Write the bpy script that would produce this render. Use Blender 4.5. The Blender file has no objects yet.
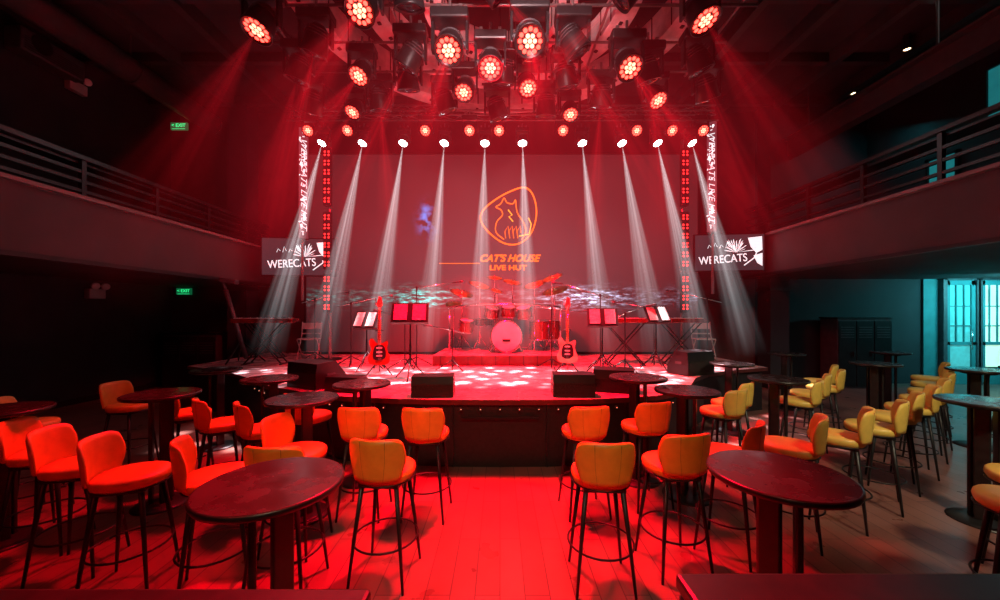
import bpy, bmesh, math, random
from mathutils import Vector, Matrix, Euler
random.seed(7)
S = bpy.context.scene
C = S.collection
try:
    S.view_settings.view_transform = 'Standard'
    S.view_settings.look = 'None'
except Exception: pass

# ---------------------------------------------------------------- materials
def mat(name, col, rough=.5, metal=0., var=.25, scale=8., col2=None, emit=None, es=0., bump=0., rvar=0., spec=.5):
    m = bpy.data.materials.new(name); m.use_nodes = True
    nt = m.node_tree; bs = nt.nodes['Principled BSDF']
    tc = nt.nodes.new('ShaderNodeTexCoord'); nz = nt.nodes.new('ShaderNodeTexNoise')
    nz.inputs['Scale'].default_value = scale; nz.inputs['Detail'].default_value = 4
    nt.links.new(tc.outputs['Object'], nz.inputs['Vector'])
    rp = nt.nodes.new('ShaderNodeValToRGB')
    c2 = col2 or tuple(c*(1-var) for c in col)
    rp.color_ramp.elements[0].position = .35; rp.color_ramp.elements[1].position = .65
    rp.color_ramp.elements[0].color = (*c2, 1); rp.color_ramp.elements[1].color = (*col, 1)
    nt.links.new(nz.outputs['Fac'], rp.inputs['Fac'])
    nt.links.new(rp.outputs['Color'], bs.inputs['Base Color'])
    bs.inputs['Roughness'].default_value = rough; bs.inputs['Metallic'].default_value = metal
    bs.inputs['Specular IOR Level'].default_value = spec
    if rvar:
        mr = nt.nodes.new('ShaderNodeMapRange')
        mr.inputs['From Min'].default_value = .4; mr.inputs['From Max'].default_value = .6
        mr.inputs['To Min'].default_value = rough-rvar; mr.inputs['To Max'].default_value = rough+rvar
        nt.links.new(nz.outputs['Fac'], mr.inputs['Value']); nt.links.new(mr.outputs['Result'], bs.inputs['Roughness'])
    if bump:
        b = nt.nodes.new('ShaderNodeBump'); b.inputs['Strength'].default_value = bump; b.inputs['Distance'].default_value = .01
        nt.links.new(nz.outputs['Fac'], b.inputs['Height']); nt.links.new(b.outputs['Normal'], bs.inputs['Normal'])
    if emit:
        bs.inputs['Emission Color'].default_value = (*emit, 1); bs.inputs['Emission Strength'].default_value = es
    return m

M_black = mat('black_metal', (.02,.02,.022), .4, .3)
M_fix = mat('fixture_housing', (.035,.033,.036), .35, .2)
M_blackwood = mat('black_wood', (.02,.016,.016), .35, 0, .4, 20)
M_tabletop = mat('table_top_lacquer', (.032,.020,.020), .26, 0, .15, 6, rvar=.08)
M_leather = mat('mustard_leather', (.80,.33,.035), .42, 0, .12, 14, bump=.08)
M_leather_lit = mat('mustard_leather_lit', (.80,.56,.11), .42, 0, .12, 14, bump=.08)  # same stool leather, yellower to carry the white light falling on it
M_seam = mat('seam_thread', (.25,.1,.02), .6)
M_wall = mat('dark_wall_paint', (.022,.022,.027), .8, 0, .3, 2)
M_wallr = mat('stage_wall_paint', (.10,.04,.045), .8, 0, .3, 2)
M_ceil = mat('ceiling_paint', (.035,.028,.03), .85, 0, .4, 1.5)
M_beam = mat('ceiling_steel', (.045,.04,.04), .6, .2)
M_fascia = mat('balcony_fascia_paint', (.07,.066,.07), .7, 0, .2, 1.5)
M_ledge = mat('balcony_ledge', (.22,.20,.20), .5, 0, .2, 3)
M_stagetop = mat('stage_deck_vinyl', (.60,.40,.42), .3, 0, .15, 5, rvar=.08)
M_stageface = mat('stage_front_cloth', (.016,.012,.014), .6, 0, .5, 25, bump=.2)
M_trim = mat('stage_trim_metal', (.20,.05,.05), .35, .5)
M_truss = mat('truss_aluminium', (.30,.28,.28), .4, .7)
M_ring = mat('ring_truss_paint', (.62,.59,.59), .5, .0)
M_chrome = mat('chrome', (.7,.7,.7), .2, 1., .05)
M_paper = mat('sheet_paper', (.62,.6,.58), .8, 0, .4, 30)
M_white = mat('white_plastic', (.75,.73,.72), .5, 0, .05)
M_offwhite = mat('aged_white_plastic', (.40,.38,.38), .5, 0, .1)
M_drumhead = mat('drum_head', (.85,.8,.78), .5, 0, .05)
M_shell = mat('drum_shell_lacquer', (.20,.02,.02), .25, .2, .4, 40)
M_brass = mat('cymbal_bronze', (.75,.48,.18), .3, .9, .2, 40)
M_gred = mat('guitar_red', (.38,.04,.02), .25)
M_gcream = mat('guitar_cream', (.8,.66,.42), .25)
M_maple = mat('maple_neck', (.45,.27,.11), .4, 0, .2, 30)
M_grille = mat('speaker_grille', (.03,.03,.03), .7, .3, .7, 90)
M_teal = mat('teal_wall_paint', (.04,.24,.26), .7, 0, .2, 3)
M_grey = mat('grey_metal', (.10,.10,.11), .5, .3)
M_red_led = mat('led_red', (.6,.02,.02), emit=(1,.03,.02), es=11)
M_red_core = mat('led_red_core', (.9,.2,.2), emit=(1,.13,.08), es=9)
M_batled = mat('batten_red', (.6,.02,.02), emit=(1,.02,.02), es=3)
M_white_led = mat('led_white', (.9,.9,.9), emit=(.8,.97,1), es=40)
M_amber = mat('lamp_warm', (.9,.7,.4), emit=(1,.72,.4), es=6)
M_orange = mat('logo_orange', (.9,.2,.03), emit=(1,.15,.02), es=1.5)
M_yel = mat('logo_yellow', (.9,.5,.03), emit=(1,.40,.04), es=1.4)
M_txt = mat('display_white', (.9,.9,.9), emit=(.92,.95,1), es=1.0)
M_green = mat('exit_green', (.02,.6,.2), emit=(.03,1,.3), es=1.0)
M_greend = mat('exit_panel_dark', (.01,.08,.04), .4, emit=(.01,.25,.09), es=.3)
M_keyw = mat('piano_keys', (.8,.8,.78), .3)
M_tealglow = mat('frosted_teal_glass', (.1,.5,.5), .3, emit=(.10,.50,.52), es=.45)
M_tealwin = mat('dim_teal_glass', (.05,.3,.3), .3, 0, .6, 2, emit=(.03,.5,.55), es=.25)
M_paleglow = mat('door_glass_pale', (.7,.9,.8), .3, 0, .5, 3, emit=(.65,1,.7), es=.8)
M_dot = mat('rim_bulb', (.9,.5,.3), emit=(1,.35,.2), es=.9)

def floor_mat():
    m = bpy.data.materials.new('plank_floor'); m.use_nodes=True; nt=m.node_tree; bs=nt.nodes['Principled BSDF']
    tc=nt.nodes.new('ShaderNodeTexCoord'); br=nt.nodes.new('ShaderNodeTexBrick')
    mp=nt.nodes.new('ShaderNodeMapping'); mp.inputs['Rotation'].default_value=(0,0,math.radians(90))
    nt.links.new(tc.outputs['Object'],mp.inputs['Vector']); nt.links.new(mp.outputs['Vector'],br.inputs['Vector'])
    br.inputs['Scale'].default_value=1.0; br.inputs['Brick Width'].default_value=1.2; br.inputs['Row Height'].default_value=.16
    br.inputs['Mortar Size'].default_value=.004; br.inputs['Color1'].default_value=(.34,.15,.12,1); br.inputs['Color2'].default_value=(.25,.11,.09,1)
    br.inputs['Mortar'].default_value=(.11,.045,.04,1)
    nz=nt.nodes.new('ShaderNodeTexNoise'); nz.inputs['Scale'].default_value=3; nz.inputs['Detail'].default_value=6
    nt.links.new(tc.outputs['Object'],nz.inputs['Vector'])
    mx=nt.nodes.new('ShaderNodeMix'); mx.data_type='RGBA'; mx.blend_type='MULTIPLY'; mx.inputs['Factor'].default_value=.5
    nt.links.new(br.outputs['Color'],mx.inputs[6]); nt.links.new(nz.outputs['Fac'],mx.inputs[7])
    nt.links.new(mx.outputs[2],bs.inputs['Base Color'])
    mr=nt.nodes.new('ShaderNodeMapRange'); mr.inputs['To Min'].default_value=.2; mr.inputs['To Max'].default_value=.42
    nt.links.new(nz.outputs['Fac'],mr.inputs['Value']); nt.links.new(mr.outputs['Result'],bs.inputs['Roughness'])
    return m
M_floor=floor_mat()

def N(nt,op,a,b=None,c=None):
    n=nt.nodes.new('ShaderNodeMath'); n.operation=op
    for i,x in enumerate((a,b,c)):
        if x is None: continue
        if isinstance(x,(int,float)): n.inputs[i].default_value=x
        else: nt.links.new(x,n.inputs[i])
    return n.outputs[0]

def beam_mat(name,col,A,L,R,power=1.7,lo=.12,hi=2.3,seed=0.,nscale=26):  # emission volume: the cone itself glows, standing in for light scattered in haze
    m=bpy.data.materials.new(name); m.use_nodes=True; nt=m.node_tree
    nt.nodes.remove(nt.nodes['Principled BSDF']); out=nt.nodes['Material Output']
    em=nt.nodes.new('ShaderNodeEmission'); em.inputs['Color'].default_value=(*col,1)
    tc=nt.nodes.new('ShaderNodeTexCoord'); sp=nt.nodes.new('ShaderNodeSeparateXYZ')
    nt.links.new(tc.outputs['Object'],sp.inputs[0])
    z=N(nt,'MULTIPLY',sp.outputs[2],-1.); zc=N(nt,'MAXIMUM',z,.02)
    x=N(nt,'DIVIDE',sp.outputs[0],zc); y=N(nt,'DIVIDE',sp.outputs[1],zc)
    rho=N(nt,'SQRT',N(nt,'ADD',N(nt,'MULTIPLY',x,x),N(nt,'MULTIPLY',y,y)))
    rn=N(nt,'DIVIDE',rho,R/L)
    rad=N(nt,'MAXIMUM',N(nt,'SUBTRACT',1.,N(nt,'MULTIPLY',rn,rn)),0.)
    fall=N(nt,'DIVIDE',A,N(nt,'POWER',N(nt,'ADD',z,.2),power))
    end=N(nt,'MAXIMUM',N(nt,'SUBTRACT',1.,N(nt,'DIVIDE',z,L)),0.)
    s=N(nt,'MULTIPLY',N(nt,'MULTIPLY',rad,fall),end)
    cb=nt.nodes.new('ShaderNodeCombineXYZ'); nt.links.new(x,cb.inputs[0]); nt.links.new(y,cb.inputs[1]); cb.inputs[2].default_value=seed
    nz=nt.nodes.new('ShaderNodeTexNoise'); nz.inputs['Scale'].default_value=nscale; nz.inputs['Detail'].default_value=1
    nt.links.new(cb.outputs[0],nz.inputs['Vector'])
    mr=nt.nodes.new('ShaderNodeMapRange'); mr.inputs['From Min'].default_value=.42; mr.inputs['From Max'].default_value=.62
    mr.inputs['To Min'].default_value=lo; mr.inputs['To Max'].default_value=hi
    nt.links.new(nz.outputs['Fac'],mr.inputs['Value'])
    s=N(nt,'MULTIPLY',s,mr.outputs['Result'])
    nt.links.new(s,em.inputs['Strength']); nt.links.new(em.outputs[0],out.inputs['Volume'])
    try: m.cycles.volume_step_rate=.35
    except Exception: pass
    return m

# ---------------------------------------------------------------- mesh builder
class B:
    def __init__(s): s.v=[];s.f=[];s.m=[];s.sm=[];s.mats=[]
    def add(s,vs,fs,m,smooth=False):
        if m not in s.mats: s.mats.append(m)
        k=s.mats.index(m); o=len(s.v); s.v+= [tuple(v) for v in vs]
        for f in fs: s.f.append(tuple(i+o for i in f)); s.m.append(k); s.sm.append(smooth)
    def box(s,c,size,m,rot=(0,0,0),bev=0.):
        R=Euler(rot).to_matrix(); c=Vector(c)
        if bev:
            bm=bmesh.new(); bmesh.ops.create_cube(bm,size=1)
            for v in bm.verts: v.co=Vector((v.co.x*size[0],v.co.y*size[1],v.co.z*size[2]))
            bmesh.ops.bevel(bm,geom=bm.edges[:],offset=bev,segments=2,affect='EDGES',profile=.5)
            bm.verts.index_update()
            vs=[R@v.co+c for v in bm.verts]; fs=[[v.index for v in f.verts] for f in bm.faces]; bm.free()
            s.add(vs,fs,m); return
        h=[x/2 for x in size]
        vs=[R@Vector((x*h[0],y*h[1],z*h[2]))+c for x in(-1,1) for y in(-1,1) for z in(-1,1)]
        s.add(vs,[(0,1,3,2),(4,6,7,5),(0,4,5,1),(2,3,7,6),(0,2,6,4),(1,5,7,3)],m)
    def path(s,pts,r,m,seg=6,closed=False):
        pts=[Vector(p) for p in pts]; n=len(pts); rs=r if isinstance(r,(list,tuple)) else [r]*n
        vs=[];up=None
        for i,p in enumerate(pts):
            if closed: t=pts[(i+1)%n]-pts[i-1]
            else: t=pts[min(i+1,n-1)]-pts[max(i-1,0)]
            t.normalize()
            if up is None:
                up=Vector((0,0,1)) if abs(t.z)<.9 else Vector((1,0,0))
            a=t.cross(up); 
            if a.length<1e-4: a=t.cross(Vector((.3,.9,.2)))
            a.normalize(); b=a.cross(t).normalized(); up=b
            for k in range(seg):
                th=2*math.pi*k/seg; vs.append(p+(a*math.cos(th)+b*math.sin(th))*rs[i])
        fs=[]
        for i in range(n if closed else n-1):
            j=(i+1)%n
            for k in range(seg):
                l=(k+1)%seg; fs.append((i*seg+k,i*seg+l,j*seg+l,j*seg+k))
        if not closed:
            fs.append(tuple(range(seg))[::-1]); fs.append(tuple((n-1)*seg+k for k in range(seg)))
        s.add(vs,fs,m,True)
    def cyl(s,p1,p2,r1,m,r2=None,seg=16):
        r2=r1 if r2 is None else r2; h=(Vector(p2)-Vector(p1)).length
        s.lathe([(0,0),(r1,0),(r1,0),(r2,h),(r2,h),(0,h)],m,p1,Vector(p2)-Vector(p1),seg,False)
    def lathe(s,prof,m,origin=(0,0,0),axis=(0,0,1),seg=24,smooth=True):
        q=Vector(axis).to_track_quat('Z','Y'); o=Vector(origin)
        vs=[];fs=[];n=len(prof)
        for r,z in prof:
            for k in range(seg):
                th=2*math.pi*k/seg; vs.append(q@Vector((max(r,1e-5)*math.cos(th),max(r,1e-5)*math.sin(th),z))+o)
        for i in range(n-1):
            for k in range(seg):
                l=(k+1)%seg; fs.append((i*seg+k,i*seg+l,(i+1)*seg+l,(i+1)*seg+k))
        s.add(vs,fs,m,smooth)
    def disc(s,c,axis,r,m,seg=16):
        q=Vector(axis).to_track_quat('Z','Y'); c=Vector(c)
        s.add([q@Vector((r*math.cos(2*math.pi*k/seg),r*math.sin(2*math.pi*k/seg),0))+c for k in range(seg)],[tuple(range(seg))],m)
    def prism(s,poly,z0,z1,m,mside=None,tf=None):
        n=len(poly); vs=[(x,y,z0) for x,y in poly]+[(x,y,z1) for x,y in poly]
        if tf: vs=[tf@Vector(v) for v in vs]
        s.add(vs,[tuple(range(n))[::-1],tuple(range(n,2*n))],m)
        s.add(vs,[(i,(i+1)%n,(i+1)%n+n,i+n) for i in range(n)],mside or m)
    def mesh(s,name):
        me=bpy.data.meshes.new(name); me.from_pydata(s.v,[],s.f)
        for m in s.mats: me.materials.append(m)
        for i,p in enumerate(me.polygons): p.material_index=s.m[i]; p.use_smooth=s.sm[i]
        bm=bmesh.new(); bm.from_mesh(me); bmesh.ops.recalc_face_normals(bm,faces=bm.faces[:]); bm.to_mesh(me); bm.free()
        return me
    def obj(s,name,loc=(0,0,0),rot=(0,0,0),parent=None):
        return inst(name,s.mesh(name),loc,rot,1,parent)
def inst(name,me,loc=(0,0,0),rot=(0,0,0),sc=1,parent=None):
    o=bpy.data.objects.new(name,me); C.objects.link(o); o.location=loc
    if hasattr(rot,'w'): o.rotation_mode='QUATERNION'; o.rotation_quaternion=rot
    else: o.rotation_euler=rot
    o.scale=(sc,sc,sc) if isinstance(sc,(int,float)) else sc
    if parent: o.parent=parent
    return o
def empty(name,loc=(0,0,0),rot=(0,0,0)):
    return inst(name,None,loc,rot)
def smoothpts(p,closed=True,k=6):
    n=len(p);o=[]
    rng=range(n) if closed else range(n-1)
    for i in rng:
        g=lambda j: Vector(p[j%n]) if closed else Vector(p[max(0,min(n-1,j))])
        a,b,c,d=g(i-1),g(i),g(i+1),g(i+2)
        for t in range(k):
            t/=k; o.append(.5*((2*b)+(c-a)*t+(2*a-5*b+4*c-d)*t*t+(3*b-a-3*c+d)*t**3))
    if not closed: o.append(Vector(p[-1]))
    return o
def text(body,size,m,loc,rot,parent,name='lettering',ext=.004,shear=0,sx=1,off=.015):
    cu=bpy.data.curves.new(name,'FONT'); cu.body=body; cu.size=size; cu.extrude=ext; cu.align_x='CENTER'; cu.align_y='CENTER'; cu.shear=shear
    cu.offset=size*off
    cu.materials.append(m); o=bpy.data.objects.new(name,cu); C.objects.link(o); o.location=loc; o.rotation_euler=rot; o.scale=(sx,1,1); o.parent=parent
    return o
def spot(name,loc,tgt,energy,col,ang,blend=.5,rad=.08,gobo=0):
    l=bpy.data.lights.new(name,'SPOT'); l.energy=energy; l.color=col; l.spot_size=math.radians(ang); l.spot_blend=blend; l.shadow_soft_size=rad
    if gobo:
        l.use_nodes=True; nt=l.node_tree; em=nt.nodes['Emission']
        tc=nt.nodes.new('ShaderNodeTexCoord'); v=nt.nodes.new('ShaderNodeTexVoronoi'); v.feature='F1'; v.inputs['Scale'].default_value=gobo
        sp=nt.nodes.new('ShaderNodeSeparateXYZ'); nt.links.new(tc.outputs['Normal'],sp.inputs[0])
        cb=nt.nodes.new('ShaderNodeCombineXYZ')
        nt.links.new(N(nt,'DIVIDE',sp.outputs[0],sp.outputs[2]),cb.inputs[0]); nt.links.new(N(nt,'DIVIDE',sp.outputs[1],sp.outputs[2]),cb.inputs[1])
        nt.links.new(cb.outputs[0],v.inputs['Vector'])
        s_=N(nt,'MAXIMUM',N(nt,'MULTIPLY',N(nt,'SUBTRACT',.40,v.outputs['Distance']),7.),.08)
        nt.links.new(s_,em.inputs['Strength'])
    o=bpy.data.objects.new(name,l); C.objects.link(o); o.location=loc
    o.rotation_mode='QUATERNION'; o.rotation_quaternion=(Vector(tgt)-Vector(loc)).to_track_quat('-Z','Y'); return o
def area(name,loc,tgt,energy,col,sx,sy):
    l=bpy.data.lights.new(name,'AREA'); l.energy=energy; l.color=col; l.shape='RECTANGLE'; l.size=sx; l.size_y=sy
    o=bpy.data.objects.new(name,l); C.objects.link(o); o.location=loc
    o.rotation_mode='QUATERNION'; o.rotation_quaternion=(Vector(tgt)-Vector(loc)).to_track_quat('-Z','Y'); return o

# ---------------------------------------------------------------- room shell
XL,XR,YB,YF,ZC=-8.5,13.5,9.7,-3.,7.
b=B(); b.box(((XL+XR)/2,(YB+YF)/2,-.05),(XR-XL+.4,YB-YF+.4,.1),M_floor); b.obj('floor')
b=B(); b.box(((XL+XR)/2,(YB+YF)/2,ZC+.05),(XR-XL+.4,YB-YF+.4,.1),M_ceil); b.obj('ceiling')
b=B(); b.box((XL-.05,(YB+YF)/2,ZC/2),(.1,YB-YF,ZC),M_wall); b.obj('wall_left')
b=B(); b.box((XR+.05,(YB+YF)/2,ZC/2),(.1,YB-YF,ZC),M_teal); b.obj('wall_right')
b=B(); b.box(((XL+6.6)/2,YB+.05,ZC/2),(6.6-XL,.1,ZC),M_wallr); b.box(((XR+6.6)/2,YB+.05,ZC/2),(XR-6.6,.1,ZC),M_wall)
b.box((12.2,YB-.02,1.35),(2.6,.06,2.7),M_teal); b.obj('wall_back')
b=B(); b.box(((XL+XR)/2,YF-.05,ZC/2),(XR-XL,.1,ZC),M_wall); b.obj('wall_rear')
b=B(); b.box((9.55,(YB+YF)/2,(3.0+ZC)/2),(.1,YB-YF,ZC-3.0),M_wall); b.obj('wall_mezzanine')
b=B(); b.box((XL+.02,(YB+YF)/2,.06),(.03,YB-YF,.12),M_blackwood); b.obj('baseboard_left')
b=B()
for x in (-7.6,-6.4,-5.2,-4.0,4.2,5.4,6.6,7.8): b.box((x,3.35,6.86),(.14,12.6,.26),M_beam)
for y in (1.5,3,4.5,6,7.5,9): b.box((.5,y,6.9),(17.8,.12,.18),M_beam)
b.obj('ceiling_beams')
b=B(); b.box((7.0,3.3,5.75),(.25,12.6,.35),M_beam); b.box((7.0,3.3,5.95),(.5,12.6,.04),M_beam)
for y in (1,3.5,6,8.5): b.cyl((7,y,5.95),(7,y,7),.02,M_beam,seg=6)
b.obj('suspended_steel_beam')
b=B(); b.path([(-6.9,-2.5,6.35),(-6.9,9.5,6.35)],.22,M_beam,14)
for y in (1,3,5,7,9): b.path([(-6.9+.235*math.cos(a),y,6.35+.235*math.sin(a)) for a in [i*math.pi/8 for i in range(16)]],.015,M_beam,5,True); b.cyl((-6.9,y,6.5),(-6.9,y,7),.012,M_beam,seg=6)
b.obj('ventilation_duct')

def balcony(name,xe,xw,z0,z1,zr):
    s=1 if xw>xe else -1; L0,L1=YF+.01,YB-.01
    b=B()
    b.box(((xe+xw)/2,(L0+L1)/2,z0+.15),(abs(xw-xe),L1-L0,.3),M_wall)
    b.box((xe,(L0+L1)/2,(z0+z1)/2),(.16,L1-L0,z1-z0),M_fascia)
    b.box((xe-s*.03,(L0+L1)/2,z1+.02),(.30,L1-L0,.05),M_ledge)
    b.box((xe-s*.09,(L0+L1)/2,z0+.03),(.03,L1-L0,.06),M_black)
    b.obj(name)
    b=B(); y=L0+.3; h=zr-z1
    while y<L1-.1:
        b.box((xe+s*.02,y,z1+h/2),(.06,.06,h),M_blackwood)
        b.lathe([(0,0),(.035,0),(.045,.04),(.02,.07),(0,.075)],M_blackwood,(xe+s*.02,y,zr),seg=10); y+=1.15
    for k,t in enumerate((.22,.45,.68,1.)):
        b.box((xe+s*.02,(L0+L1)/2,z1+.04+h*t-.02),(.12 if t==1 else .05,L1-L0-.2,.06 if t==1 else .045),M_blackwood)
    b.box((xe+s*.22,(L0+L1)/2,z1+h*.93),(.35,L1-L0-.2,.03),M_blackwood)
    b.obj('balcony_railing')
balcony('balcony',-5.95,XL+.01,2.5,3.4,4.0)
balcony('balcony',6.29,XR-.01,2.7,3.62,4.4)
for x in (-6.3,6.7):
    b=B(); b.box((x,9.2,3.5),(.45,.45,7),M_wall); b.box((x,9.2,.08),(.5,.5,.16),M_black); b.box((x,9.2,2.4),(.5,.5,.06),M_black); b.obj('column')

def door(x,w,glow):
    b=B(); y=YB-.11
    b.box((x-w/2-.05,y,1.35),(.1,.12,2.7),M_grey); b.box((x+w/2+.05,y,1.35),(.1,.12,2.7),M_grey); b.box((x,y,2.72),(w+.2,.12,.1),M_grey)
    b.box((x,y+.02,.2),(w,.05,.4),M_teal); b.box((x,y+.02,1.55),(w-.2,.03,2.2),glow)
    for dx in(-w/2+.05,w/2-.05): b.box((x+dx,y,1.35),(.1,.06,2.6),M_teal)
    b.box((x,y,1.05),(w,.06,.08),M_teal); b.box((x,y,2.6),(w,.06,.12),M_teal)
    for dx in(-.1,.1): b.box((x+dx,y-.005,1.8),(.025,.04,1.5),M_teal)
    for z in(1.5,2.0): b.box((x,y-.005,z),(w-.2,.04,.025),M_teal)
    b.path([(x+w/2-.15,y-.08,.9),(x+w/2-.15,y-.08,1.4)],.015,M_chrome,6)
    return b
door(11.75,.75,M_tealglow).obj('door_1')
door(12.6,.65,M_paleglow).obj('door_2')
b=B(); b.box((9.46,6.9,6.0),(.05,.7,1.0),M_tealwin)
for y in(6.53,6.9,7.27): b.box((9.44,y,6.0),(.08,.05,1.1),M_black)
for z in(5.47,6.53): b.box((9.44,6.9,z),(.08,.8,.05),M_black)
b.obj('window_1')
b=B(); b.box((9.46,8.0,4.6),(.04,.5,1.1),M_tealwin)
for y in(7.73,8.27): b.box((9.44,y,4.6),(.08,.05,1.2),M_black)
b.box((9.44,8.0,5.17),(.08,.6,.05),M_black); b.obj('window_2')

def cabinet(loc,w,d,h):
    b=B(); b.box((0,0,h/2),(w,d,h),M_grey,bev=.01); b.box((0,0,h+.02),(w+.04,d+.04,.04),M_black)
    for i in range(3):
        x=-w/2+w*(i+.5)/3; b.box((x,-d/2-.01,h/2),(w/3-.03,.02,h-.1),M_black)
        for k in range(5): b.box((x,-d/2-.025,h-.2-k*.06),(w/3-.12,.01,.02),M_grey)
        b.box((x+w/6-.06,-d/2-.03,h*.5),(.02,.02,.12),M_chrome)
    b.obj('storage_cabinet',loc)
cabinet((8.8,9.3,0),1.3,.5,1.68)
cabinet((-7.5,9.3,0),1.3,.5,1.3)

def exit_sign(loc,rot):
    e=empty('exit_sign',loc,rot)
    b=B(); b.box((0,0,0),(.38,.05,.17),M_greend,bev=.01); b.box((0,0,.13),(.02,.02,.1),M_black); b.box((0,-.027,-.065),(.3,.004,.008),M_green); b.obj('housing',parent=e)
    text('< EXIT',.11,M_green,(0,-.03,.01),(math.pi/2,0,0),e,off=0)
exit_sign((-7.35,8.6,6.1),(0,0,0)); exit_sign((-8.1,9.62,2.38),(0,0,0)); exit_sign((11.75,9.5,2.95),(0,0,0))
def emergency(loc):
    b=B(); b.box((0,0,0),(.12,.32,.2),M_offwhite,bev=.015)
    for y in(-.1,.1):
        b.path([(.03,y,.1),(.08,y,.17)],.015,M_offwhite,6); b.lathe([(0,0),(.05,.0),(.07,.07),(.065,.08),(0,.075)],M_white,(.08,y,.17),(1,-.3,-.3),14)
    b.obj('emergency_light',loc)
emergency((-8.42,7.45,6.3)); emergency((-8.42,7.8,2.22))
b=B(); b.box((0,0,0),(.3,1.,.4),M_grey,bev=.03)
for k in range(6): b.box((.155,0,-.15+k*.04),(.01,.9,.012),M_black)
b.cyl((.15,-.2,.05),(.16,-.2,.05),.16,M_black); b.obj('air_conditioner',(-8.33,6.9,6.55))
for p in ((7.6,7.0),(8.4,6.2),(8.6,7.6),(7.9,8.4)):
    b=B(); b.lathe([(.0,0),(.05,0),(.06,-.02),(.07,-.02),(.07,.0)],M_black); b.disc((0,0,-.005),(0,0,-1),.05,M_amber); b.cyl((0,0,0),(0,0,.25),.06,M_black)
    b.obj('downlight',(p[0],p[1],6.75))

# ---------------------------------------------------------------- stage
right=[(0,4.36),(.6,4.37),(1.2,4.42),(1.9,4.58),(2.35,4.85),(2.7,5.3),(3.05,5.85),(3.5,6.3),(4.2,6.7),(5.0,7.0)]
left=[(-.6,4.37),(-1.2,4.42),(-1.9,4.55),(-2.6,4.85),(-3.2,5.2),(-3.8,5.75),(-4.6,6.4),(-5.4,6.9),(-6.0,7.2)]
poly=[(x,y) for x,y in left[::-1]]+right+[(5.0,9.65),(-6.0,9.65)]
b=B(); b.prism(poly,.74,.8,M_stagetop,M_trim)
inn=[(x*.985,y+.05) for x,y in left[::-1]]+[(x*.985,y+.05) for x,y in right]+[(4.9,9.6),(-5.9,9.6)]
b.prism(inn,0,.74,M_stageface)
for x in(-.55,0.0,.55,1.5,-1.5):
    b.box((x,4.40 if abs(x)<1 else 4.47,.37),(.012,.04,.72),M_black)
b.box((0,4.37,.58),(.9,.02,.02),M_black)
b.obj('stage')
b=B()
edge=smoothpts([(x,y,0) for x,y in (left[::-1]+right)][3:-3],False,8)
acc=0
for i in range(1,len(edge)):
    acc+=(edge[i]-edge[i-1]).length
    if acc>.17:
        acc=0; p=edge[i]; b.box((p.x,p.y-.02,.70),(.03,.03,.03),M_black); b.lathe([(0,-.008),(.009,0),(0,.008)],M_dot,(p.x,p.y-.045,.70),(0,0,1),6)
b.obj('stage_edge_light_string')

b=B(); b.box((.0,0,.1),(2.7,1.7,.2),M_stagetop,bev=.01); b.box((0,-.855,.1),(2.7,.012,.18),M_trim)
for i in range(10): b.box((-1.2+i*.267,-.865,.1),(.012,.01,.18),M_black)
b.obj('drum_riser',(0.05,8.1,.8))

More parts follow.
